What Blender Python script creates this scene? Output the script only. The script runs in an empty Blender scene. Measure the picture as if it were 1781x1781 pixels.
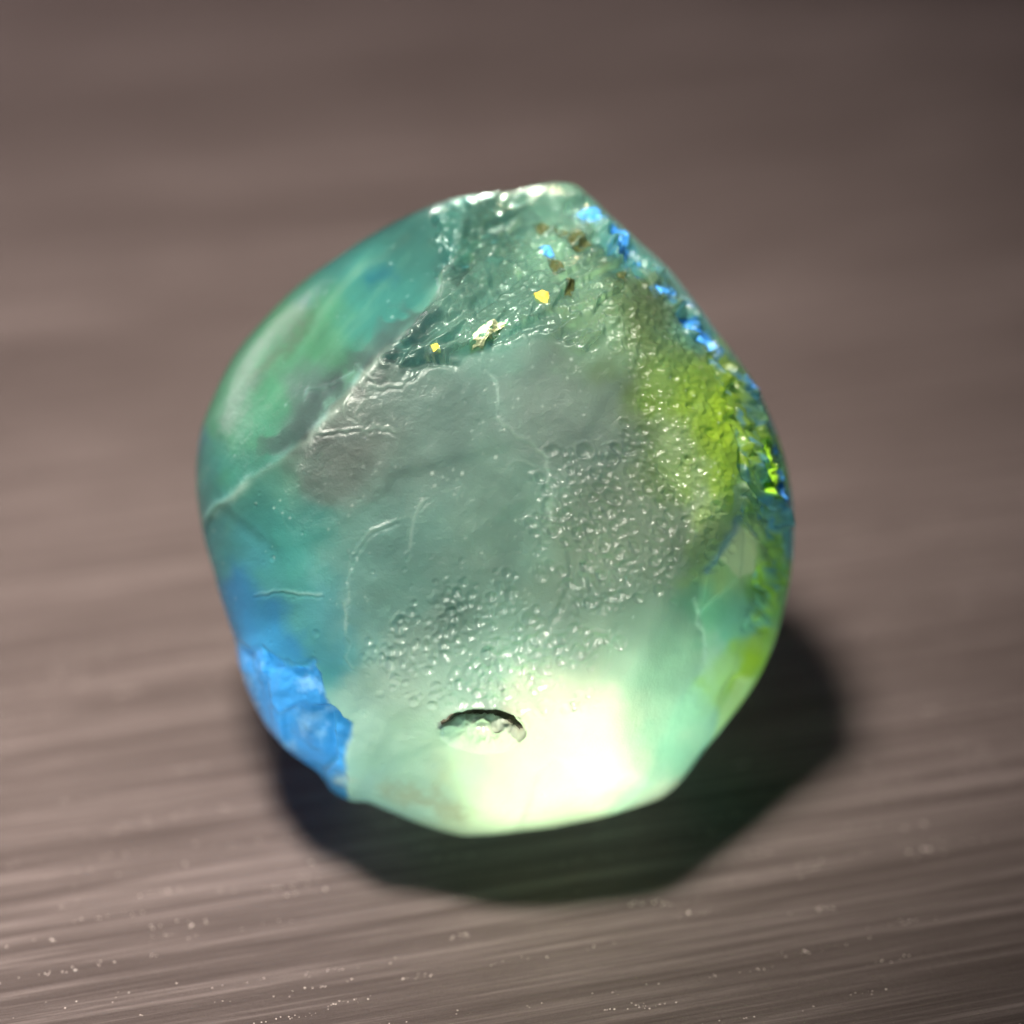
import bpy, math, random
import numpy as np
from mathutils import Vector, Matrix

R_ = math.radians
rng = np.random.default_rng(11)
random.seed(5)
sc = bpy.context.scene
sc.unit_settings.system = 'METRIC'
sc.unit_settings.scale_length = 0.01          # one unit is one centimetre: the stone is about 2 cm
col = sc.collection

# ------------------------------------------------------------------ camera
ELEV = R_(30.0)          # the camera looks down on the table at this angle
DIST = 9.0               # camera to stone centre, cm
PX = 540.0               # photo pixels per cm at the stone's depth
CX, CY = 860.0, 890.0    # the stone's centre in the photograph
STONE_H = 0.985          # height of the stone's centre over the table

right = Vector((1, 0, 0))
to_cam = Vector((0, -math.cos(ELEV), math.sin(ELEV)))
up = Vector((0, math.sin(ELEV), math.cos(ELEV)))
centre = Vector((0, 0, STONE_H))
cam_d = bpy.data.cameras.new('camera')
cam = bpy.data.objects.new('camera', cam_d)
col.objects.link(cam)
axis_pt = centre + right * ((890.5 - CX) / PX) + up * (-(890.5 - CY) / PX)
cam.location = axis_pt + to_cam * DIST
cam.rotation_euler = Matrix((right, up, to_cam)).transposed().to_euler()
cam_d.sensor_width = 36.0
cam_d.lens = 36.0 * PX * DIST / 1781.0
cam_d.clip_start, cam_d.clip_end = 0.05, 500.0
cam_d.dof.use_dof = True
cam_d.dof.focus_distance = 8.3
cam_d.dof.aperture_fstop = (cam_d.lens / 1000.0) / 0.37
sc.camera = cam

# ------------------------------------------------------------------ light
world = bpy.data.worlds.new('World')
sc.world = world
world.use_nodes = True
bg = world.node_tree.nodes['Background']
bg.inputs['Color'].default_value = (0.35, 0.45, 1.0, 1)
bg.inputs['Strength'].default_value = 0.05

def aim(o, target):
    o.rotation_euler = (Vector(target) - o.location).to_track_quat('-Z', 'Y').to_euler()

def area_lamp(name, loc, target, size, power, color):
    d = bpy.data.lights.new(name, 'AREA')
    d.shape = 'DISK'; d.size = size; d.energy = power; d.color = color
    o = bpy.data.objects.new(name, d); col.objects.link(o)
    o.location = loc; aim(o, target)
    return o

def spot_lamp(name, loc, target, radius, cone, blend, power, color):
    d = bpy.data.lights.new(name, 'SPOT')
    d.shadow_soft_size = radius; d.spot_size = R_(cone); d.spot_blend = blend
    d.energy = power; d.color = color
    o = bpy.data.objects.new(name, d); col.objects.link(o)
    o.location = loc; aim(o, target)
    return o

# lamp above and a little left, spots added for sparkles, base glow and blue corner, a soft lamp far to the left
spot_lamp('desk_lamp', (-1.5, -2.9, 9.0), (-2.7, 3.2, 0), 0.75, 80, 1.0, 27500, (1.0, 0.925, 0.82))
spot_lamp('added_sparkle_spot', (-0.5, 8.6, 4.0), (0.0, 0.12, 1.91), 0.12, 2.8, 1.0, 14000, (1.0, 0.95, 0.85))  # added spot without a known source, puts sparkles on the top rim
spot_lamp('added_glow_spot', (0.0, 7.4, 6.4), (0.30, -0.72, 0.70), 0.26, 6.5, 1.0, 84000, (1.0, 0.66, 0.40))  # added behind the stone to make its base glow
spot_lamp('added_blue_spot', (5.6, 5.2, 5.4), (-0.64, -0.68, 0.70), 0.30, 5.4, 1.0, 28000, (1.0, 0.86, 0.78))  # added to light the blue corner through the stone
area_lamp('side_lamp', (-13.0, 11.0, 5.5), (-1, 0.3, 0), 8.0, 2100, (1.0, 0.72, 0.84))

sc.view_settings.view_transform = 'Standard'
sc.view_settings.look = 'None'
sc.view_settings.exposure = 0.0
sc.view_settings.gamma = 1.0
sc.render.engine = 'CYCLES'
cy = sc.cycles
cy.use_denoising = True
cy.max_bounces = 12; cy.transmission_bounces = 10; cy.transparent_max_bounces = 12
cy.diffuse_bounces = 4; cy.glossy_bounces = 5
cy.sample_clamp_indirect = 6.0
cy.caustics_refractive = True; cy.caustics_reflective = True
cy.blur_glossy = 0.3

# ------------------------------------------------------------------ node helpers
def material(name):
    m = bpy.data.materials.new(name); m.use_nodes = True
    nt = m.node_tree; nt.nodes.clear()
    out = nt.nodes.new('ShaderNodeOutputMaterial')
    return m, nt, out

def N(nt, kind, **kw):
    n = nt.nodes.new(kind)
    for k, v in kw.items():
        if k in n.inputs.keys():
            n.inputs[k].default_value = v
        else:
            setattr(n, k, v)
    return n

def ramp(nt, fac, stops):
    r = nt.nodes.new('ShaderNodeValToRGB')
    e = r.color_ramp.elements
    while len(e) < len(stops): e.new(0.5)
    for i, (p, c) in enumerate(stops):
        e[i].position = p
        e[i].color = (*c, 1) if len(c) == 3 else c
    nt.links.new(fac, r.inputs['Fac'])
    return r

def mesh_obj(name, verts, faces, mat, parent=None, smooth=True):
    me = bpy.data.meshes.new(name)
    me.from_pydata([tuple(v) for v in verts], [], faces)
    me.update()
    if smooth:
        me.polygons.foreach_set('use_smooth', [True] * len(me.polygons))
    me.materials.append(mat)
    o = bpy.data.objects.new(name, me); col.objects.link(o)
    if parent: o.parent = parent
    return o

# ------------------------------------------------------------------ the table
GRAIN = R_(15)
def table_material():
    m, nt, out = material('brushed_brown_table')
    L = nt.links.new
    tc = N(nt, 'ShaderNodeTexCoord')
    rot = N(nt, 'ShaderNodeMapping'); rot.inputs['Rotation'].default_value = (0, 0, -GRAIN)
    L(tc.outputs['Object'], rot.inputs['Vector'])
    def streak(sx, sy, detail, rough=0.6, off=0.0):
        mp = N(nt, 'ShaderNodeMapping'); mp.inputs['Scale'].default_value = (sx, sy, 1)
        mp.inputs['Location'].default_value = (off, off * 1.7, 0)
        L(rot.outputs['Vector'], mp.inputs['Vector'])
        n = N(nt, 'ShaderNodeTexNoise'); n.inputs['Scale'].default_value = 1.0
        n.inputs['Detail'].default_value = detail; n.inputs['Roughness'].default_value = rough
        L(mp.outputs['Vector'], n.inputs['Vector'])
        return n.outputs['Fac']
    broad = streak(0.16, 0.9, 4, 0.55)
    fine = streak(0.45, 17, 6, 0.62, 3.1)
    hair = streak(1.3, 60, 5, 0.72, 7.7)
    grit = streak(30, 60, 3, 0.7, 1.3)
    a = N(nt, 'ShaderNodeMath', operation='MULTIPLY'); a.inputs[1].default_value = 0.22; L(broad, a.inputs[0])
    b = N(nt, 'ShaderNodeMath', operation='MULTIPLY_ADD'); b.inputs[1].default_value = 0.40; L(fine, b.inputs[0]); L(a.outputs[0], b.inputs[2])
    c = N(nt, 'ShaderNodeMath', operation='MULTIPLY_ADD'); c.inputs[1].default_value = 0.38; L(hair, c.inputs[0]); L(b.outputs[0], c.inputs[2])
    base = ramp(nt, c.outputs[0], [(0.35, (0.021, 0.0155, 0.0142)), (0.5, (0.044, 0.0345, 0.0325)), (0.64, (0.094, 0.076, 0.073))])
    pr = N(nt, 'ShaderNodeBsdfPrincipled')
    L(base.outputs['Color'], pr.inputs['Base Color'])
    rr = ramp(nt, fine, [(0.3, (0.62,) * 3), (0.7, (0.45,) * 3)])
    L(rr.outputs['Color'], pr.inputs['Roughness'])
    pr.inputs['Specular IOR Level'].default_value = 0.06
    hsum = N(nt, 'ShaderNodeMath', operation='MULTIPLY_ADD'); hsum.inputs[1].default_value = 0.4
    L(grit, hsum.inputs[0]); L(c.outputs[0], hsum.inputs[2])
    bp = N(nt, 'ShaderNodeBump'); bp.inputs['Strength'].default_value = 0.55; bp.inputs['Distance'].default_value = 0.03
    L(hsum.outputs[0], bp.inputs['Height'])
    L(bp.outputs['Normal'], pr.inputs['Normal'])
    L(pr.outputs['BSDF'], out.inputs['Surface'])
    return m

def build_table():
    mat = table_material()
    x0, x1, y0, y1, t = -26, 26, -14, 34, 1.6
    v = [(x0, y0, 0), (x1, y0, 0), (x1, y1, 0), (x0, y1, 0), (x0, y0, -t), (x1, y0, -t), (x1, y1, -t), (x0, y1, -t)]
    f = [(0, 1, 2, 3), (7, 6, 5, 4), (0, 4, 5, 1), (1, 5, 6, 2), (2, 6, 7, 3), (3, 7, 4, 0)]
    o = mesh_obj('table_top', v, f, mat, smooth=False)
    o['kind'] = 'structure'
    o['label'] = 'brown brushed table top under the stone'
    o['category'] = 'table top'
    # tiny bright grains lying in the brush lines
    gm, nt, out = material('pale_grain')
    pr = N(nt, 'ShaderNodeBsdfPrincipled'); pr.inputs['Base Color'].default_value = (0.27, 0.225, 0.21, 1)
    pr.inputs['Roughness'].default_value = 0.35; pr.inputs['Metallic'].default_value = 0.0
    nt.links.new(pr.outputs['BSDF'], out.inputs['Surface'])
    V, F = [], []
    ca, sa = math.cos(GRAIN), math.sin(GRAIN)
    r = np.random.default_rng(4)
    def grain(x, y, s):
        k = len(V); a = r.uniform(0, 6.28); h = s * r.uniform(0.5, 0.9)
        lean = r.uniform(-0.5, 0.5, 2) * s
        for q in range(5):
            an = a + q * 1.2566; rr = s * r.uniform(0.7, 1.2)
            V.append((x + rr * math.cos(an), y + rr * math.sin(an), 0.001))
        for q in range(5):
            an = a + q * 1.2566 + 0.3; rr = s * r.uniform(0.4, 0.7)
            V.append((x + lean[0] + rr * math.cos(an), y + lean[1] + rr * math.sin(an), h * r.uniform(0.7, 1.1)))
        for q in range(5):
            F.append((k + q, k + (q + 1) % 5, k + 5 + (q + 1) % 5, k + 5 + q))
        F.append(tuple(k + 5 + q for q in range(5)))
    for row in range(560):
        c0 = r.uniform(-2.1, 1.2); s0 = r.uniform(-3.6, 3.4); ln = r.uniform(0.03, 0.30)
        for g in range(r.integers(2, 16)):
            s = s0 + r.uniform(-ln, ln); c = c0 + r.normal(0, 0.006)
            grain(s * ca - c * sa, s * sa + c * ca, r.uniform(0.0012, 0.0034) * (1.6 if r.random() < 0.04 else 1))
    g = mesh_obj('table_grain', V, F, gm, smooth=False)
    g['kind'] = 'stuff'
    g['label'] = 'tiny pale glinting grains along the brush lines of the table'
    g['category'] = 'grains'
build_table()

# ------------------------------------------------------------------ the stone: outline and relief
OUT = np.array([(960,320),(1000,325),(1030,350),(1060,380),(1110,425),(1160,470),(1200,520),(1240,575),(1275,620),(1310,670),
    (1340,735),(1362,800),(1375,870),(1378,930),(1372,1000),(1360,1060),(1340,1130),(1310,1190),(1270,1245),(1220,1305),
    (1180,1360),(1150,1385),(1090,1405),(1000,1428),(900,1443),(800,1450),(740,1432),(690,1412),(640,1390),(610,1391),
    (580,1375),(555,1340),(530,1325),(500,1300),(470,1268),(440,1215),(420,1160),(415,1120),(395,1060),(375,990),
    (355,920),(345,850),(345,800),(355,740),(375,690),(410,620),(460,560),(520,500),(590,450),(660,405),(730,370),
    (790,350),(820,345),(870,340),(920,330)], float)
ou = (OUT[:, 0] - CX) / PX; ov = -(OUT[:, 1] - CY) / PX
th = np.arctan2(ov, ou); rad = np.hypot(ou, ov)
order = np.argsort(th); th, rad = th[order], rad[order]
th3 = np.concatenate([th - 2 * np.pi, th, th + 2 * np.pi]); rad3 = np.tile(rad, 3)
def outline(t):
    # linear between points, lightly rounded by averaging
    s = 0
    for d, w in ((-0.02, .25), (0, .5), (0.02, .25)):
        s = s + w * np.interp(t + d, th3, rad3)
    return s

GX0, GY0, GW, GH, GS = 300, 280, 565, 615, 2.0    # relief map, one cell per two photo pixels
yy, xx = np.mgrid[0:GH, 0:GW].astype(np.float32)
xx = xx * GS + GX0; yy = yy * GS + GY0

def vnoise(scale, seed, sx=1.0, sy=1.0, ang=0.0):
    """smooth value noise over the map, cells of `scale` px"""
    g = np.random.default_rng(seed).random((256, 256)).astype(np.float32)
    c, s = math.cos(ang), math.sin(ang)
    X = (c * xx + s * yy) / (scale * sx); Y = (-s * xx + c * yy) / (scale * sy)
    xi = np.floor(X).astype(int); yi = np.floor(Y).astype(int)
    fx = X - xi; fy = Y - yi
    fx = fx * fx * (3 - 2 * fx); fy = fy * fy * (3 - 2 * fy)
    a = g[yi % 256, xi % 256]; b = g[yi % 256, (xi + 1) % 256]
    c_ = g[(yi + 1) % 256, xi % 256]; d = g[(yi + 1) % 256, (xi + 1) % 256]
    return (a * (1 - fx) + b * fx) * (1 - fy) + (c_ * (1 - fx) + d * fx) * fy - 0.5

def fbm(scale, seed, octv=4, gain=0.5, **k):
    s = 0; a = 1.0
    for o in range(octv):
        s = s + a * vnoise(scale / 2 ** o, seed + o, **k); a *= gain
    return s

def facets(cell, seed, tilt, sx=1.0, sy=1.0, ang=0.0):
    """chipped flats: every Voronoi cell is a plane with its own lean"""
    r = np.random.default_rng(seed)
    J = r.random((128, 128, 2)).astype(np.float32); T = r.normal(0, 1, (128, 128, 2)).astype(np.float32); Hh = r.normal(0, 1, (128, 128)).astype(np.float32)
    c, s = math.cos(ang), math.sin(ang)
    X = (c * xx + s * yy) / (cell * sx); Y = (-s * xx + c * yy) / (cell * sy)
    xi = np.floor(X).astype(int); yi = np.floor(Y).astype(int)
    best = np.full(X.shape, 9.0, np.float32); h = np.zeros_like(best)
    for dy in (-1, 0, 1):
        for dx in (-1, 0, 1):
            a = (yi + dy) % 128; b = (xi + dx) % 128
            px_ = xi + dx + J[a, b, 0] - X; py_ = yi + dy + J[a, b, 1] - Y
            d = px_ * px_ + py_ * py_
            v = Hh[a, b] * 0.35 - T[a, b, 0] * px_ - T[a, b, 1] * py_
            k = d < best
            best = np.where(k, d, best); h = np.where(k, v, h)
    return h * tilt

def smooth(m, n):
    for _ in range(n):
        m = (m + np.roll(m, 1, 0) + np.roll(m, -1, 0) + np.roll(m, 1, 1) + np.roll(m, -1, 1)) / 5
    return m

def inside(poly, soft=8, wob=0.0, seed=1):
    """soft polygon mask, the edge wandering by wob px"""
    P = np.array(poly, float)
    X = xx + (fbm(40, seed, 3) * wob if wob else 0); Y = yy + (fbm(40, seed + 50, 3) * wob if wob else 0)
    ins = np.zeros(X.shape, bool); dist = np.full(X.shape, 1e9, np.float32)
    n = len(P)
    for i in range(n):
        (x1, y1), (x2, y2) = P[i], P[(i + 1) % n]
        cond = ((y1 > Y) != (y2 > Y))
        xi = (x2 - x1) * (Y - y1) / ((y2 - y1) if y2 != y1 else 1e-9) + x1
        ins ^= cond & (X < xi)
        t = np.clip(((X - x1) * (x2 - x1) + (Y - y1) * (y2 - y1)) / ((x2 - x1) ** 2 + (y2 - y1) ** 2 + 1e-9), 0, 1)
        dist = np.minimum(dist, np.hypot(X - x1 - t * (x2 - x1), Y - y1 - t * (y2 - y1)))
    sd = np.where(ins, dist, -dist)
    t = np.clip(sd / (2 * soft) + 0.5, 0, 1)
    return (t * t * (3 - 2 * t)).astype(np.float32)

def line(pts, width, wob=0.0, seed=3):
    P = np.array(pts, float)
    X = xx + (fbm(22, seed, 3) * wob if wob else 0); Y = yy + (fbm(22, seed + 9, 3) * wob if wob else 0)
    dist = np.full(X.shape, 1e9, np.float32)
    for (x1, y1), (x2, y2) in zip(P[:-1], P[1:]):
        t = np.clip(((X - x1) * (x2 - x1) + (Y - y1) * (y2 - y1)) / ((x2 - x1) ** 2 + (y2 - y1) ** 2 + 1e-9), 0, 1)
        dist = np.minimum(dist, np.hypot(X - x1 - t * (x2 - x1), Y - y1 - t * (y2 - y1)))
    return np.exp(-(dist / width) ** 2).astype(np.float32)

def dimples(mask, n, rmin, rmax, depth, seed, stretch=1.0, ang=0.0):
    """n pits or blisters with a raised edge, thrown where mask is high"""
    H = np.zeros((GH, GW), np.float32); r = np.random.default_rng(seed)
    c, s = math.cos(ang), math.sin(ang); k = 0; tries = 0
    while k < n and tries < n * 60:
        tries += 1
        i = r.integers(10, GH - 10); j = r.integers(10, GW - 10)
        if r.random() > mask[i, j]: continue
        k += 1
        R = r.uniform(rmin, rmax) * (1.5 if r.random() < 0.06 else 1); q = int(R * 2.2 * stretch / GS) + 2
        a0, a1, b0, b1 = max(0, i - q), min(GH, i + q), max(0, j - q), min(GW, j + q)
        dx = xx[a0:a1, b0:b1] - xx[i, j]; dy = yy[a0:a1, b0:b1] - yy[i, j]
        d = np.hypot((c * dx + s * dy) / stretch, -s * dx + c * dy) / R
        H[a0:a1, b0:b1] += depth * R / 7 * (np.exp(-(d * 1.1) ** 2) - 0.45 * np.exp(-((d - 1.25) / 0.3) ** 2)) * (1 if r.random() < 0.92 else -0.6)
    return H

# --- zones, in the photograph's pixels
Z_left = inside([(330, 950), (420, 870), (500, 812), (560, 772), (620, 708), (690, 622), (762, 555), (800, 450), (812, 385), (760, 330), (300, 400)], 6, 10, 21)
Z_top = inside([(770, 380), (870, 330), (1000, 330), (1060, 400), (1080, 520), (1010, 640), (960, 600), (850, 620), (735, 668), (690, 640), (765, 545)], 12, 24, 31)
Z_ridge = inside([(985, 380), (1050, 400), (1120, 470), (1240, 590), (1310, 690), (1350, 830), (1352, 1000), (1330, 1110), (1290, 1090), (1310, 980), (1262, 900), (1262, 780), (1210, 640), (1150, 545), (1070, 490)], 8, 16, 41)
Z_lime = inside([(1040, 525), (1090, 512), (1160, 548), (1215, 650), (1262, 780), (1240, 900), (1190, 930), (1150, 850), (1110, 720), (1050, 600)], 26, 30, 51)
Z_blue = inside([(395, 1090), (425, 1105), (470, 1120), (545, 1148), (572, 1142), (592, 1200), (625, 1235), (612, 1300), (606, 1400), (540, 1380), (400, 1250)], 10, 22, 61)
Z_lowr = inside([(1215, 955), (1265, 905), (1330, 1010), (1350, 1080), (1310, 1200), (1230, 1310), (1150, 1400), (1060, 1410), (1120, 1330), (1180, 1180), (1215, 1130), (1190, 1050)], 6, 10, 71)
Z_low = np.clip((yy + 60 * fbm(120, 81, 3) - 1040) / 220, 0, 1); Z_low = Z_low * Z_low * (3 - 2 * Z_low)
Z_front = (1 - Z_left) * (1 - Z_top) * (1 - Z_ridge) * (1 - Z_blue) * (1 - Z_lowr)

# --- relief (cm)
H = 0.010 * fbm(170, 201, 3) + 0.0035 * fbm(40, 210, 4) * (1 - 0.6 * Z_left)
H += Z_top * (smooth(facets(58, 7, 0.030, 2.0, 0.6, -0.55), 1) + smooth(facets(26, 8, 0.011, 1.6, 0.7, -0.4), 1) + facets(11, 9, 0.0045, 1.5, 0.8, -0.4))
H += Z_ridge * (smooth(facets(40, 17, 0.034, 1.9, 0.55, 0.95), 1) + facets(16, 18, 0.014, 1.8, 0.7, 1.0))
H += Z_blue * smooth(facets(70, 27, 0.018, 0.8, 1.2, 0.2), 3) + Z_blue * 0.012 * fbm(26, 28, 3)
H += Z_lowr * smooth(facets(150, 37, 0.012, 0.7, 1.4, 0.3), 14)
H += Z_front * smooth(facets(170, 57, 0.004, 1.0, 1.0, 0.4), 24)
H -= 0.018 * Z_blue                                             # the blue corner is a broken hollow
pm_right = np.clip(Z_lime * 1.0 + inside([(960, 800), (1180, 760), (1230, 960), (1150, 1010), (1000, 1040), (930, 930)], 40, 30, 5), 0, 1)
pm_low = inside([(730, 1030), (860, 1000), (960, 1060), (1040, 1090), (1010, 1190), (880, 1200), (700, 1190), (660, 1130)], 30, 30, 6)
H += dimples(line([(792, 384), (850, 366), (935, 352)], 12, 10, 640), 34, 5, 9, 0.016, 94)
H += dimples(np.clip(Z_top + Z_ridge, 0, 1) * np.clip(3 * vnoise(40, 79), 0, 1), 160, 2.5, 5, 0.010, 95)
H += dimples(pm_right * (0.6 + 0.7 * vnoise(60, 77)), 1300, 2.4, 7.5, -0.0044, 91, 1.25, 0.5)
H += dimples(pm_low * (0.4 + vnoise(50, 78)), 600, 2.4, 7.5, -0.0044, 92, 1.1, -0.4)
H += dimples(np.clip(Z_front, 0, 1) * 0.7, 300, 2.5, 4.0, -0.0040, 93)
crease = line([(800, 460), (765, 560), (692, 626), (622, 710), (560, 778), (492, 818), (430, 870), (372, 905)], 9, 9, 5)
crease = crease * np.clip(0.75 + 1.2 * vnoise(34, 523), 0.1, 1)
H += 0.004 * crease
cracks = np.maximum.reduce([
    line([(858, 668), (866, 735), (915, 778), (948, 808), (944, 852), (960, 900)], 3.0, 16, 6),
    line([(640, 655), (668, 690), (712, 688), (742, 662)], 2.6, 16, 7),
    line([(580, 762), (625, 760), (668, 752), (702, 772)], 3.2, 20, 8),
    line([(752, 868), (730, 905), (724, 960)], 2.8, 8, 9),
    line([(640, 955), (668, 922), (706, 902)], 3.0, 6, 10),
    line([(470, 1025), (520, 1018), (585, 1022)], 2.5, 8, 12),
    line([(632, 955), (625, 1060), (632, 1140)], 2.5, 10, 13),
    line([(1188, 1030), (1205, 1085), (1212, 1140)], 4.0, 10, 14),
    line([(550, 700), (600, 690), (640, 660)], 3.0, 14, 15)])
H += 0.003 * cracks - 0.003 * np.roll(cracks, 2, 0)
vein = np.exp(-(fbm(120, 501, 4) / 0.016) ** 2) * np.clip(3 * vnoise(70, 505) + 0.2, 0, 1) * Z_front * np.clip((1060 - yy) / 150, 0, 1) * np.clip((1000 - xx) / 80, 0, 1)
vein += 0.7 * np.exp(-(fbm(60, 511, 3) / 0.02) ** 2) * np.clip(4 * vnoise(45, 515) - 0.5, 0, 1) * np.exp(-(((xx - 640) / 110) ** 2 + ((yy - 740) / 110) ** 2))
vein = np.clip(vein, 0, 1).astype(np.float32)
cracks = np.maximum(cracks * np.clip(0.9 + 1.4 * vnoise(26, 521), 0.1, 1), 0.7 * vein)
H += 0.0025 * vein - 0.002 * np.roll(vein, 2, 1)
arc1 = line([(985, 950), (985, 1000), (972, 1040), (945, 1080), (905, 1108), (862, 1122)], 5.5, 3, 16)
arc2 = line([(1062, 1075), (1045, 1130), (1000, 1185), (940, 1222), (915, 1240)], 6, 4, 17)
H -= 0.006 * arc1 + 0.003 * arc2
# the burst bubble low in the front
bx, by = (xx - 842) / 68, (yy - 1240) / 38
bd = np.hypot(bx, by) + 0.22 * fbm(34, 19, 3)
H -= 0.055 * np.clip(1 - bd, 0, 1) ** 0.5 * np.clip(0.75 - 0.5 * by, 0.08, 1)
H += 0.010 * np.exp(-((bd - 1.04) / 0.13) ** 2) * np.clip(0.25 - by, 0, 1)
H += np.clip(1 - bd, 0, 1) * (0.055 * fbm(20, 20, 4) + smooth(facets(16, 23, 0.006), 1))
H += Z_ridge * 0.004 * fbm(12, 83, 3)
H = np.clip(H, -0.085, 0.045).astype(np.float32)

# --- the stone's own colours (opal fire, as zones), some glow and reflections painted in, and how milky it is
TINTS = [  # x, y, reach, colour
    (470, 640, 150, (0.30, 0.78, 0.42)), (420, 740, 110, (0.28, 0.80, 0.46)), (640, 500, 110, (0.18, 0.66, 0.55)), (760, 410, 90, (0.22, 0.68, 0.56)),
    (540, 570, 80, (0.34, 0.80, 0.40)), (380, 860, 80, (0.22, 0.70, 0.66)), (360, 780, 40, (0.20, 0.55, 0.80)), (470, 840, 80, (0.24, 0.72, 0.55)),
    (430, 960, 90, (0.17, 0.66, 0.76)), (420, 1050, 70, (0.10, 0.45, 0.85)), (530, 940, 80, (0.13, 0.58, 0.50)), (540, 1070, 90, (0.20, 0.66, 0.68)),
    (630, 790, 110, (0.38, 0.47, 0.41)), (780, 760, 130, (0.44, 0.68, 0.58)), (880, 900, 130, (0.46, 0.74, 0.60)), (960, 740, 110, (0.46, 0.62, 0.53)),
    (700, 980, 120, (0.42, 0.80, 0.68)), (1040, 900, 110, (0.48, 0.60, 0.46)), (800, 1100, 120, (0.48, 0.70, 0.58)), (1000, 1050, 110, (0.55, 0.70, 0.56)),
    (720, 1220, 110, (0.78, 0.98, 0.82)), (900, 1350, 130, (0.90, 0.94, 0.72)), (1040, 1280, 130, (0.95, 0.95, 0.74)), (700, 1340, 80, (0.78, 0.98, 0.90)),  # pale low tints carry the yellow-white glow of the base
    (1110, 1130, 100, (0.55, 0.80, 0.60)), (900, 450, 110, (0.50, 0.92, 0.72)), (850, 560, 90, (0.46, 0.88, 0.68)), (980, 360, 70, (0.52, 0.95, 0.74)), (470, 1085, 60, (0.08, 0.42, 0.90)),
    (1090, 420, 70, (0.18, 0.62, 0.54)), (1190, 540, 60, (0.20, 0.62, 0.58)), (1090, 570, 80, (0.24, 0.36, 0.14)), (1150, 640, 70, (0.30, 0.48, 0.12)), (1205, 700, 60, (0.44, 0.68, 0.08)),
    (1235, 800, 60, (0.50, 0.78, 0.06)), (1140, 800, 70, (0.44, 0.62, 0.30)), (1300, 700, 50, (0.22, 0.55, 0.50)), (1320, 860, 50, (0.30, 0.62, 0.22)),
    (1365, 900, 40, (0.22, 0.58, 0.66)), (1260, 960, 60, (0.60, 0.82, 0.34)), (1330, 1020, 40, (0.32, 0.62, 0.10)), (1250, 1060, 60, (0.28, 0.70, 0.46)),
    (1300, 1130, 45, (0.45, 0.72, 0.10)), (1260, 1200, 55, (0.52, 0.80, 0.30)), (1190, 1250, 70, (0.50, 0.86, 0.62)), (1010, 570, 70, (0.55, 0.88, 0.64)),
    (560, 700, 50, (0.42, 0.50, 0.46)), (590, 760, 50, (0.44, 0.52, 0.48))]
wx = xx + 60 * fbm(60, 301, 3); wy = yy + 60 * fbm(60, 311, 3)
num = np.zeros((GH, GW, 3), np.float32); den = np.full((GH, GW), 1e-6, np.float32)
for x, y, r, c in TINTS:
    w = np.exp(-2.2 * ((wx - x) ** 2 + (wy - y) ** 2) / r ** 2) + 0.002 * np.exp(-0.3 * ((wx - x) ** 2 + (wy - y) ** 2) / r ** 2)
    den += w; num += w[..., None] * np.array(c, np.float32)
TINT = num / den[..., None]
zb = Z_blue[..., None]
blue = np.array((0.09, 0.42, 0.98), np.float32) * (1 + 0.45 * fbm(50, 331, 3))[..., None] + np.clip(fbm(30, 341, 4) - 0.12, 0, 1)[..., None] * 0.7
TINT = TINT * (1 - zb) + zb * blue
lines_ = np.clip(0.7 * crease + 0.6 * cracks, 0, 1)[..., None]
TINT = TINT * (1 - 0.75 * lines_) + 0.75 * lines_ * np.array((0.80, 1.0, 0.88), np.float32)
grey_win = np.clip(line([(775, 520), (735, 572), (672, 634), (600, 706), (560, 760), (510, 778)], 34, 22, 611) * np.clip(0.6 + 7.0 * fbm(46, 612, 3), 0, 1), 0, 1) * (1 - 0.9 * np.clip(crease, 0, 1))
def blend_tint(mask, c):
    global TINT
    TINT = TINT * (1 - mask[..., None]) + mask[..., None] * np.array(c, np.float32)
blend_tint(0.5 * line([(470, 668), (500, 640), (535, 600), (552, 575)], 14, 18, 401), (0.22, 0.26, 0.14))
blend_tint(0.5 * line([(400, 760), (430, 715), (470, 668)], 10, 14, 402), (0.18, 0.48, 0.30))
blend_tint(0.8 * inside([(398, 1010), (440, 985), (500, 1030), (575, 1120), (540, 1150), (420, 1115)], 24, 24, 406) * (1 - Z_blue), (0.07, 0.45, 0.98))
blend_tint(0.22 * line([(632, 498), (680, 462), (712, 432)], 9, 8, 403), (0.60, 0.88, 0.66))
blend_tint(0.6 * line([(662, 505), (680, 500)], 16, 14, 404), (0.04, 0.42, 0.62))
blend_tint(0.45 * line([(1185, 1185), (1120, 1330), (1060, 1405)], 16, 10, 405), (0.55, 0.88, 0.66))
blend_tint(0.6 * grey_win, (0.50, 0.58, 0.53))
streak = fbm(46, 621, 4, sx=3.2, sy=0.6, ang=-0.90) * Z_left
TINT = TINT * (1 + 0.28 * streak[..., None])
blend_tint(np.clip(0.9 * streak - 0.12, 0, 0.5), (0.55, 0.92, 0.62))
blend_tint(0.8 * inside([(1240, 655), (1262, 690), (1260, 750), (1235, 790), (1205, 770), (1215, 700)], 9, 16, 631), (0.62, 0.92, 0.06))
blend_tint(0.85 * inside([(1256, 912), (1288, 926), (1304, 988), (1268, 1002), (1224, 966)], 3, 8, 632), (0.95, 1.0, 0.62))  # bright internal reflection of this facet, painted as tint
blend_tint(0.7 * inside([(1250, 845), (1276, 838), (1268, 882), (1246, 892)], 3, 8, 633), (0.62, 0.92, 0.55))
blend_tint(0.8 * inside([(1300, 1095), (1330, 1085), (1316, 1150), (1270, 1215), (1262, 1190), (1286, 1140)], 6, 12, 634), (0.50, 0.75, 0.05))
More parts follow.
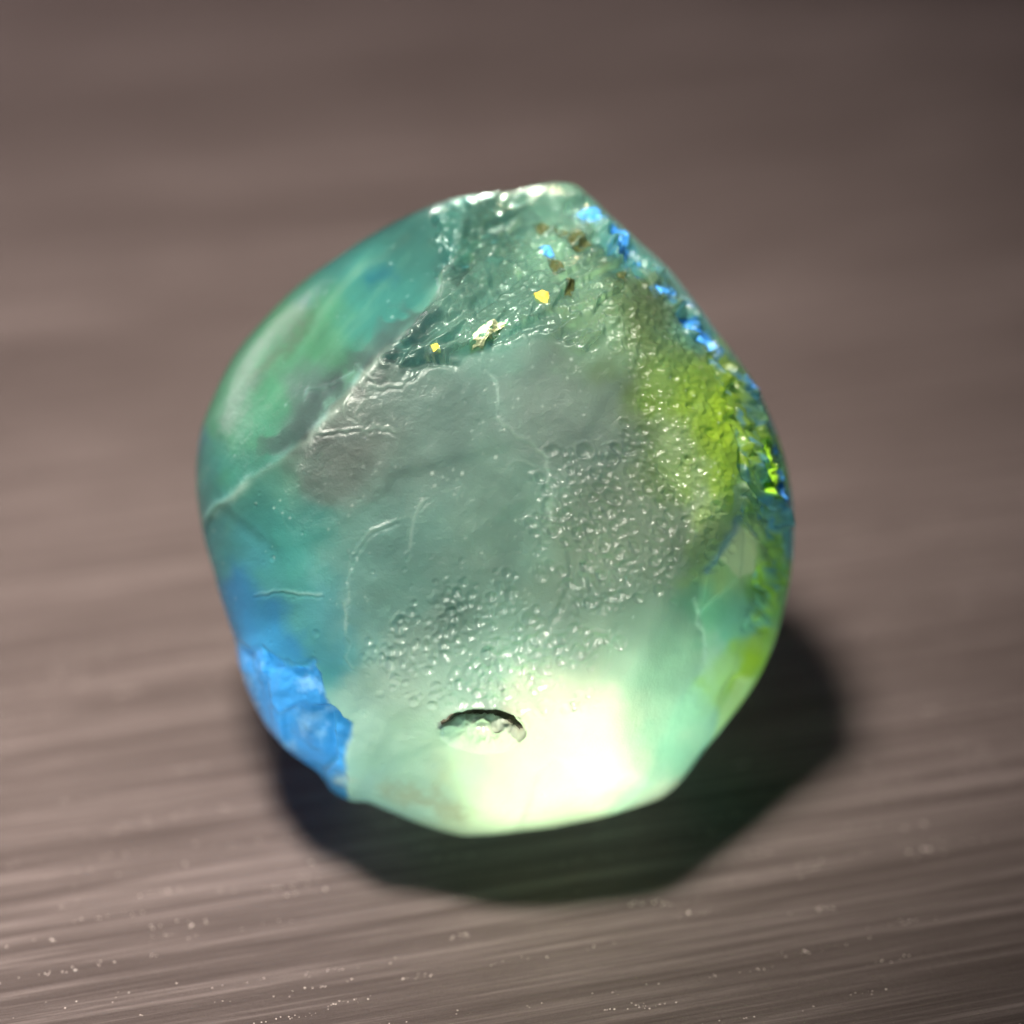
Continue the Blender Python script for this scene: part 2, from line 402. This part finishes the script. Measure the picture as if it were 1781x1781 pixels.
blend_tint(0.8 * inside([(1318, 930), (1350, 920), (1346, 1050), (1322, 1070), (1310, 990)], 6, 22, 635), (0.42, 0.70, 0.08))
blend_tint(0.8 * inside([(1245, 1225), (1275, 1165), (1300, 1175), (1262, 1245), (1225, 1290)], 5, 10, 636), (0.75, 1.0, 0.45))
blend_tint(0.7 * line([(1262, 900), (1235, 938), (1208, 985)], 7, 8, 637), (0.10, 0.35, 0.60))
speck = np.clip(facets(15, 641, 1.0, 1.8, 0.6, 1.05), -1, 1) * Z_ridge
blend_tint(np.clip(0.8 * speck - 0.15, 0, 0.75), (0.10, 0.45, 0.92))
blend_tint(np.clip(-0.8 * speck - 0.2, 0, 0.7) * np.clip((yy - 560) / 120, 0, 1), (0.45, 0.75, 0.10))
dots = dimples(np.clip(Z_front + 0.5 * Z_left + Z_top, 0, 1) * np.clip((1150 - yy) / 200, 0, 1) * np.clip(0.5 + 1.5 * vnoise(70, 84), 0, 1), 420, 1.6, 2.8, 2.2, 96)
dots = np.clip(dots, 0, 1)
blend_tint(0.55 * line([(700, 1352), (760, 1368), (800, 1392)], 22, 26, 407), (0.62, 0.50, 0.36))  # orange-brown refractions painted into the tint
blend_tint(0.5 * line([(606, 1338), (618, 1330)], 12, 14, 408), (0.95, 0.90, 0.80))
blend_tint(0.75 * dots, (0.95, 1.0, 0.96))
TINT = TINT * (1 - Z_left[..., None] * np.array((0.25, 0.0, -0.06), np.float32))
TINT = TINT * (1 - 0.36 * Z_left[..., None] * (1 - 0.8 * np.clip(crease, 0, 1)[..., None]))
TINT = np.clip(0.75 * TINT * (1 + 0.18 * fbm(90, 351, 4))[..., None], 0.01, 0.98)
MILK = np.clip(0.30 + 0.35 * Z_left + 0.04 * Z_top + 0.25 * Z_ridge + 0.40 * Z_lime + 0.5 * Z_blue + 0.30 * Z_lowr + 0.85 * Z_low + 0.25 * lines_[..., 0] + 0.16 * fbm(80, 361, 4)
    + 0.08 * Z_front + 0.22 * np.exp(-(((xx - 470) / 130) ** 2 + ((yy - 1010) / 120) ** 2))
    + 0.4 * dots - 0.28 * grey_win - 0.30 * np.exp(-(((xx - 760) / 130) ** 2 + ((yy - 420) / 90) ** 2)) - 0.22 * inside([(1040, 525), (1090, 512), (1150, 548), (1170, 640), (1100, 680)], 30), 0, 1)

FROST = np.clip(0.50 - 0.38 * np.clip(Z_top + 0.8 * Z_ridge, 0, 1) + 0.04 * Z_left + 0.06 * fbm(60, 371, 3), 0.06, 0.6)

def sample(M, px, py):
    X = np.clip((px - GX0) / GS, 0, GW - 1.001); Y = np.clip((py - GY0) / GS, 0, GH - 1.001)
    xi = X.astype(int); yi = Y.astype(int); fx = X - xi; fy = Y - yi
    if M.ndim == 3: fx = fx[:, None]; fy = fy[:, None]
    return (M[yi, xi] * (1 - fx) + M[yi, xi + 1] * fx) * (1 - fy) + (M[yi + 1, xi] * (1 - fx) + M[yi + 1, xi + 1] * fx) * fy

def smin(a, b, k):
    h = np.clip(0.5 + 0.5 * (b - a) / k, 0, 1)
    return b * (1 - h) + a * h - k * h * (1 - h)

def front_depth(u, v, rho):
    w = 0.90 * np.power(np.clip(1 - rho ** 2.7, 0, 1), 0.5)
    # flats ground across the dome: front, left flank, top, right flank, low right
    w = smin(w, 1.20 - 0.95 * v + 0.10 * u, 0.10)
    w = smin(w, 0.67 - 0.95 * (-0.679 * u + 0.734 * v - 0.567), 0.16)
    w = smin(w, 0.70 - 0.03 * u - 0.10 * v, 0.035)
    w = smin(w, 1.44 - 1.20 * (0.86 * u + 0.50 * v), 0.05)
    w = smin(w, 1.60 - 1.50 * (0.92 * u - 0.38 * v), 0.06)
    w = smin(w, 1.30 - 0.85 * (-0.45 * u - 0.89 * v), 0.12)
    return w

def surface(u, v, zsign, relief=True):
    """stone-frame point (u right, v up, w to the camera) over outline coordinates"""
    t = np.arctan2(v, u); r = np.hypot(u, v); rs = outline(t)
    rho = np.clip(r / rs, 0, 1)
    wf = np.maximum(front_depth(u, v, rho), 0.0) * np.clip((1 - rho) * 400, 0, 1)
    wb = -0.86 * np.power(np.clip(1 - rho ** 2.2, 0, 1), 1 / 2.1)
    w = np.where(zsign >= 0, wf, wb)
    return w, rho

def body_points(x, y, z):
    """x,y,z: unit-sphere points -> stone-frame points and the map pixel of each"""
    t = np.arctan2(y, x); rho0 = np.hypot(x, y)
    rs = outline(t)
    u = rho0 * rs * np.cos(t); v = rho0 * rs * np.sin(t)
    w, rho = surface(u, v, z)
    px = CX + u * PX; py = CY - v * PX
    h = sample(H, px, py)
    back = 0.03 * np.sin(5 * u + 2 * v + 1) * np.cos(4 * v - 3 * u) + 0.012 * np.sin(13 * u - 7 * v)
    fade = np.clip((1 - rho) * 14, 0.12, 1)
    disp = np.where(z >= 0, h * fade, back * np.clip((1 - rho) * 6, 0, 1))
    nx, ny, nz = u * 0.9, v * 0.9, w + 0.25 * np.sign(z)
    ln = np.sqrt(nx ** 2 + ny ** 2 + nz ** 2) + 1e-9
    return u + disp * nx / ln, v + disp * ny / ln, w + disp * nz / ln, px, py

B = np.array((right, up, to_cam))            # stone frame -> world
def world_pts(u, v, w):
    return np.stack([u, v, w], 1) @ B

# ------------------------------------------------------------------ the stone's materials
def opal_material(name, use_attr=True, tint=(0.1, 0.4, 0.9), milk=0.8, rough=0.32, clear=0.55, fine=0.35, front=0.22, dapple=None):
    m, nt, out = material(name)
    L = nt.links.new
    if use_attr:
        at = N(nt, 'ShaderNodeAttribute', attribute_name='tint'); tcol = at.outputs['Color']
        am = N(nt, 'ShaderNodeAttribute', attribute_name='milk'); mk = am.outputs['Fac']
        af = N(nt, 'ShaderNodeAttribute', attribute_name='frost')
    else:
        rgb = N(nt, 'ShaderNodeRGB'); rgb.outputs[0].default_value = (*tint, 1); tcol = rgb.outputs[0]
        if dapple:
            dn = N(nt, 'ShaderNodeTexNoise'); dn.inputs['Scale'].default_value = 28; dn.inputs['Detail'].default_value = 4
            tcol = ramp(nt, dn.outputs['Fac'], [(0.36, dapple), (0.48, tint), (0.62, tint), (0.74, (0.45, 0.75, 1.0))]).outputs['Color']
        vl = N(nt, 'ShaderNodeValue'); vl.outputs[0].default_value = milk; mk = vl.outputs[0]
    tc = N(nt, 'ShaderNodeTexCoord')
    n1 = N(nt, 'ShaderNodeTexNoise'); n1.inputs['Scale'].default_value = 34; n1.inputs['Detail'].default_value = 6; n1.inputs['Roughness'].default_value = 0.65
    L(tc.outputs['Object'], n1.inputs['Vector'])
    bp = N(nt, 'ShaderNodeBump'); bp.inputs['Strength'].default_value = fine; bp.inputs['Distance'].default_value = 0.006
    n2 = N(nt, 'ShaderNodeTexNoise'); n2.inputs['Scale'].default_value = 130; n2.inputs['Detail'].default_value = 3
    L(tc.outputs['Object'], n2.inputs['Vector'])
    ns = N(nt, 'ShaderNodeMath', operation='MULTIPLY_ADD'); ns.inputs[1].default_value = 0.5; L(n2.outputs['Fac'], ns.inputs[0]); L(n1.outputs['Fac'], ns.inputs[2])
    L(ns.outputs[0], bp.inputs['Height'])
    gl = N(nt, 'ShaderNodeBsdfGlass'); gl.inputs['IOR'].default_value = 1.36; gl.inputs['Roughness'].default_value = rough
    pale = N(nt, 'ShaderNodeMixRGB'); pale.inputs['Fac'].default_value = 0.3; pale.inputs['Color2'].default_value = (1, 1, 1, 1)
    L(tcol, pale.inputs['Color1']); L(pale.outputs['Color'], gl.inputs['Color']); L(bp.outputs['Normal'], gl.inputs['Normal'])
    if use_attr: L(af.outputs['Fac'], gl.inputs['Roughness'])
    tr = N(nt, 'ShaderNodeBsdfTranslucent'); L(tcol, tr.inputs['Color']); L(bp.outputs['Normal'], tr.inputs['Normal'])
    df = N(nt, 'ShaderNodeBsdfDiffuse'); L(tcol, df.inputs['Color']); L(bp.outputs['Normal'], df.inputs['Normal'])
    md = N(nt, 'ShaderNodeMixShader'); md.inputs['Fac'].default_value = front
    L(tr.outputs[0], md.inputs[1]); L(df.outputs[0], md.inputs[2])
    gs = N(nt, 'ShaderNodeBsdfGlossy'); gs.inputs['Roughness'].default_value = 0.14; L(bp.outputs['Normal'], gs.inputs['Normal'])
    fr = N(nt, 'ShaderNodeFresnel'); fr.inputs['IOR'].default_value = 1.28; L(bp.outputs['Normal'], fr.inputs['Normal'])
    mf = N(nt, 'ShaderNodeMixShader'); L(fr.outputs[0], mf.inputs['Fac']); L(md.outputs[0], mf.inputs[1]); L(gs.outputs[0], mf.inputs[2])
    mg = N(nt, 'ShaderNodeMixShader'); L(mk, mg.inputs['Fac']); L(gl.outputs[0], mg.inputs[1]); L(mf.outputs[0], mg.inputs[2])
    tp = N(nt, 'ShaderNodeBsdfTransparent'); cool = N(nt, 'ShaderNodeMixRGB', blend_type='MULTIPLY'); cool.inputs['Fac'].default_value = 1.0; cool.inputs['Color2'].default_value = (0.55, 0.78, 1.0, 1)
    L(pale.outputs['Color'], cool.inputs['Color1']); L(cool.outputs['Color'], tp.inputs['Color'])
    mt = N(nt, 'ShaderNodeMixShader')
    inv = N(nt, 'ShaderNodeMath', operation='MULTIPLY_ADD'); inv.inputs[1].default_value = -clear; inv.inputs[2].default_value = clear
    L(mk, inv.inputs[0]); L(inv.outputs[0], mt.inputs['Fac'])
    L(mg.outputs[0], mt.inputs[1]); L(tp.outputs[0], mt.inputs[2])
    L(mt.outputs[0], out.inputs['Surface'])
    return m

# ------------------------------------------------------------------ the stone's body
def build_body(parent, n=300):
    lat, quads = [], []
    for axis in range(3):
        for sgn in (-1, 1):
            i, j = np.mgrid[0:n + 1, 0:n + 1]
            g = np.empty((n + 1, n + 1, 3), np.int64)
            g[..., axis] = 0 if sgn < 0 else n
            g[..., (axis + 1) % 3] = i; g[..., (axis + 2) % 3] = j
            base = len(lat) * (n + 1) ** 2
            lat.append(g.reshape(-1, 3))
            id_ = base + np.arange((n + 1) ** 2).reshape(n + 1, n + 1)
            a, b, c, d = id_[:-1, :-1], id_[1:, :-1], id_[1:, 1:], id_[:-1, 1:]
            q = np.stack([a, b, c, d] if sgn > 0 else [a, d, c, b], -1).reshape(-1, 4)
            quads.append(q)
    lat = np.concatenate(lat); quads = np.concatenate(quads)
    code = (lat[:, 0] * (n + 1) + lat[:, 1]) * (n + 1) + lat[:, 2]
    uc, first, inv = np.unique(code, return_index=True, return_inverse=True)
    quads = inv[quads]
    p = np.tan((lat[first] / n * 2 - 1) * (np.pi / 4))
    p /= np.linalg.norm(p, axis=1, keepdims=True)
    u, v, w, px, py = body_points(p[:, 0], p[:, 1], p[:, 2])
    P = world_pts(u, v, w)
    # ground flat where it rests
    floor = -STONE_H
    P[:, 2] = np.where(P[:, 2] < floor + 0.02, floor + 0.02 * np.exp((P[:, 2] - floor - 0.02) / 0.02) * 0.98 + 0.0006, P[:, 2])
    me = bpy.data.meshes.new('stone_body')
    me.vertices.add(len(P)); me.vertices.foreach_set('co', P.astype(np.float32).ravel())
    nq = len(quads)
    me.loops.add(nq * 4); me.loops.foreach_set('vertex_index', quads.astype(np.int32).ravel())
    me.polygons.add(nq)
    me.polygons.foreach_set('loop_start', np.arange(0, nq * 4, 4, dtype=np.int32))
    me.polygons.foreach_set('use_smooth', np.ones(nq, bool))
    me.update(calc_edges=True)
    a = me.attributes.new('tint', 'FLOAT_COLOR', 'POINT')
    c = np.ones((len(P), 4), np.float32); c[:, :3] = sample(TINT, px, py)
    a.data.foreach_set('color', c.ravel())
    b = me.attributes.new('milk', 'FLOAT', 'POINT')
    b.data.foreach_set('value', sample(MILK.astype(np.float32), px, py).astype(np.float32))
    f = me.attributes.new('frost', 'FLOAT', 'POINT')
    f.data.foreach_set('value', sample(FROST.astype(np.float32), px, py).astype(np.float32))
    me.materials.append(opal_material('opal_glass'))
    o = bpy.data.objects.new('stone_body', me); col.objects.link(o); o.parent = parent
    return o

stone = bpy.data.objects.new('rough_opal', None)
col.objects.link(stone)
stone.location = centre
stone['label'] = 'rough translucent teal opal stone with a glowing base on the brown table'
stone['category'] = 'stone'
body = build_body(stone)
zs = np.empty(len(body.data.vertices) * 3, np.float32); body.data.vertices.foreach_get('co', zs)
print('stone z range', zs[2::3].min(), zs[2::3].max())

# ------------------------------------------------------------------ flakes, flecks and inclusions set in the stone
def front_points(px, py):
    u = (np.asarray(px, float) - CX) / PX; v = -(np.asarray(py, float) - CY) / PX
    t = np.arctan2(v, u); rho = np.clip(np.hypot(u, v) / outline(t), 0, 0.955)
    a, b, c, _, _ = body_points(rho * np.cos(t), rho * np.sin(t), np.sqrt(1 - rho ** 2))
    return world_pts(a, b, c)

def flake(name, poly, mat, proud=0.004, rough=0.5, seed=0, label=None, jag=1.2):
    """a thin closed chip lying in the stone's skin, edge sunk, crown uneven"""
    r = np.random.default_rng(seed)
    P = np.array(poly, float)
    pts = []
    for i in range(len(P)):
        p, q = P[i], P[(i + 1) % len(P)]
        k = max(1, int(np.hypot(*(q - p)) / 7))
        pts += [p + (q - p) * (j / k) for j in range(k)]
    ring = np.array(pts); n = len(ring)
    if (ring[:, 0] * np.roll(ring[:, 1], -1) - ring[:, 1] * np.roll(ring[:, 0], -1)).sum() > 0: ring = ring[::-1].copy()
    ring += r.normal(0, jag, ring.shape)
    c = ring.mean(0)
    levels = [1.0, 0.8, 0.55, 0.28]
    allp = np.concatenate([c + (ring - c) * k for k in levels] + [c[None]])
    W = front_points(allp[:, 0], allp[:, 1])
    e = 3.0
    nrm = np.cross(front_points(allp[:, 0] + e, allp[:, 1]) - front_points(allp[:, 0] - e, allp[:, 1]),
                   front_points(allp[:, 0], allp[:, 1] - e) - front_points(allp[:, 0], allp[:, 1] + e))
    nrm /= np.linalg.norm(nrm, axis=1, keepdims=True) + 1e-12
    lift = np.concatenate([np.full(n, -0.003)] + [np.full(n, proud) * (1 + rough * r.normal(0, 1, n)) for _ in levels[1:]] + [np.array([proud])])
    top = W + nrm * lift[:, None]
    under = W[:n] - nrm[:n] * 0.012
    V = np.concatenate([top, under, (W[-1] - nrm[-1] * 0.02)[None]])
    F = []
    for l in range(len(levels) - 1):
        for i in range(n):
            j = (i + 1) % n
            F.append((l * n + i, l * n + j, (l + 1) * n + j, (l + 1) * n + i))
    m0 = (len(levels) - 1) * n; cc = len(levels) * n; ub = cc + 1; uc = ub + n
    for i in range(n):
        j = (i + 1) % n
        F.append((m0 + i, m0 + j, cc)); F.append((i, ub + i, ub + j, j)); F.append((ub + j, ub + i, uc))
    o = mesh_obj(name, V, F, mat, stone, smooth=False)
    if label: o['label'] = label
    return o

blue_m = opal_material('blue_fire', False, (0.05, 0.33, 0.95), 0.75, 0.2, 0.6, 0.8, 0.6, (0.16, 0.50, 0.45))
lime_m = opal_material('green_fire', False, (0.42, 0.80, 0.05), 0.8, 0.2, 0.4, 0.3, 0.6)
pale_m = opal_material('pale_fire', False, (0.66, 0.85, 0.42), 0.9, 0.2, 0.4, 0.3, 0.6)
gold_m = opal_material('gold_fleck', False, (0.75, 0.52, 0.08), 0.8, 0.3, 0.2, 0.5, 0.6)
cream_m = opal_material('cream_fleck', False, (0.70, 0.72, 0.46), 0.8, 0.3, 0.2, 0.5, 0.6)
dark_m = opal_material('dark_inclusion', False, (0.05, 0.062, 0.022), 0.9, 0.3, 0.1, 0.8, 0.6)
rim_shade_m = opal_material('rim_shade', False, (0.17, 0.165, 0.12), 0.8, 0.3, 0.2, 0.8, 0.6)

def strip(name, a, b, mat, proud=0.006, rough=0.5, seed=0):
    """a thin closed chip between two px lines (left to right, upper then lower)"""
    r = np.random.default_rng(seed); m, k = 28, 5
    def along(p):
        p = np.array(p, float); d = np.r_[0, np.cumsum(np.hypot(*np.diff(p, axis=0).T))]; t = np.linspace(0, d[-1], m)
        return np.stack([np.interp(t, d, p[:, 0]), np.interp(t, d, p[:, 1])], 1)
    A, Bq = along(a), along(b)
    G = np.stack([A + (Bq - A) * q for q in np.linspace(0, 1, k)]).reshape(-1, 2)
    G += r.normal(0, 0.8, G.shape)
    W = front_points(G[:, 0], G[:, 1]); out_ = np.array(to_cam)
    edge = np.zeros((k, m), bool); edge[0] = edge[-1] = True; edge[:, 0] = edge[:, -1] = True
    lift = np.where(edge.ravel(), -0.004, proud * (1 + rough * r.normal(0, 1, k * m)))
    top = W + out_ * lift[:, None]; under = W - out_ * 0.02
    V = np.concatenate([top, under]); F = []; o_ = k * m
    for i in range(k - 1):
        for j in range(m - 1):
            q = (i * m + j, (i + 1) * m + j, (i + 1) * m + j + 1, i * m + j + 1)
            F.append(q); F.append(tuple(o_ + x for x in q[::-1]))
    loop = [j for j in range(m)] + [i * m + m - 1 for i in range(1, k)] + [(k - 1) * m + j for j in range(m - 2, -1, -1)] + [i * m for i in range(k - 2, 0, -1)]
    for x, y in zip(loop, loop[1:] + loop[:1]):
        F.append((x, y, o_ + y, o_ + x))
    return mesh_obj(name, V, F, mat, stone, smooth=True)
strip('bubble_rim_shade', [(772, 1226), (794, 1206), (838, 1198), (882, 1204), (912, 1236)], [(778, 1232), (800, 1224), (838, 1219), (876, 1227), (904, 1244)], rim_shade_m, 0.003, 0.3, 77)  # dark chip standing in for internal reflection shade along the bubble's upper edge

for k, p in enumerate([
    [(1000, 378), (1030, 376), (1052, 392), (1040, 402), (1012, 394)],
    [(1052, 410), (1072, 420), (1092, 452), (1090, 472), (1074, 462), (1058, 434)],
    [(1146, 458), (1160, 462), (1168, 478), (1156, 478)],
    [(934, 452), (952, 455), (963, 470), (950, 477), (940, 468)],
    [(1126, 514), (1150, 522), (1156, 534), (1136, 532)],
    [(1178, 556), (1212, 582), (1244, 598), (1254, 632), (1238, 628), (1206, 600)],
    [(1330, 800), (1342, 815), (1350, 880), (1340, 884), (1333, 845)],
    [(1286, 652), (1304, 662), (1314, 682), (1300, 680)]]):
    flake('blue_flake', p, blue_m, 0.002, 0.6, 100 + k)
ridge = np.array([(1010, 385), (1090, 460), (1160, 535), (1245, 615), (1300, 690), (1335, 790), (1350, 880)], float)
rd = np.r_[0, np.cumsum(np.hypot(*np.diff(ridge, axis=0).T))]
fr_ = np.random.default_rng(909)
for k in range(9):
    q = fr_.uniform(0, rd[-1]); c = np.array([np.interp(q, rd, ridge[:, 0]), np.interp(q, rd, ridge[:, 1])])
    d = np.array([np.interp(q + 8, rd, ridge[:, 0]), np.interp(q + 8, rd, ridge[:, 1])]) - c
    d = d / (np.hypot(*d) + 1e-6) if np.hypot(*d) > 1e-3 else np.array([0.2, 0.98]); e = np.array([-d[1], d[0]])
    c = c + e * fr_.normal(-4, 9); L_ = fr_.uniform(6, 14); w_ = fr_.uniform(2.2, 4.5)
    flake('blue_flake', [c - d * L_, c - d * L_ * 0.2 + e * w_, c + d * L_ * 0.9 + e * w_ * 0.3, c + d * L_ * 0.4 - e * w_], blue_m, 0.002, 0.6, 150 + k)
flake('green_flake', [(1306, 768), (1322, 785), (1328, 850), (1320, 872), (1308, 822)], lime_m, 0.002, 0.5, 200)
flake('yellow_fleck', [(922, 540), (938, 533), (950, 538), (948, 555), (934, 556)], gold_m, 0.002, 0.5, 310)
flake('yellow_fleck', [(760, 622), (770, 618), (776, 632), (766, 640)], gold_m, 0.002, 0.5, 311)
flake('cream_fleck', [(824, 636), (832, 602), (850, 584), (886, 582), (866, 604), (842, 632)], cream_m, 0.002, 0.5, 312)
for k, p in enumerate([
    [(928, 404), (945, 394), (968, 408), (962, 426), (936, 422)],
    [(962, 424), (1004, 428), (1030, 450), (1004, 464), (974, 448)],
    [(974, 514), (992, 518), (994, 534), (982, 530)],
    [(948, 476), (966, 480), (974, 498), (958, 496)],
    [(1062, 494), (1080, 496), (1078, 510), (1064, 508)]]):
    flake('dark_inclusion', p, dark_m, 0.001, 0.8, 400 + k, jag=2.2)
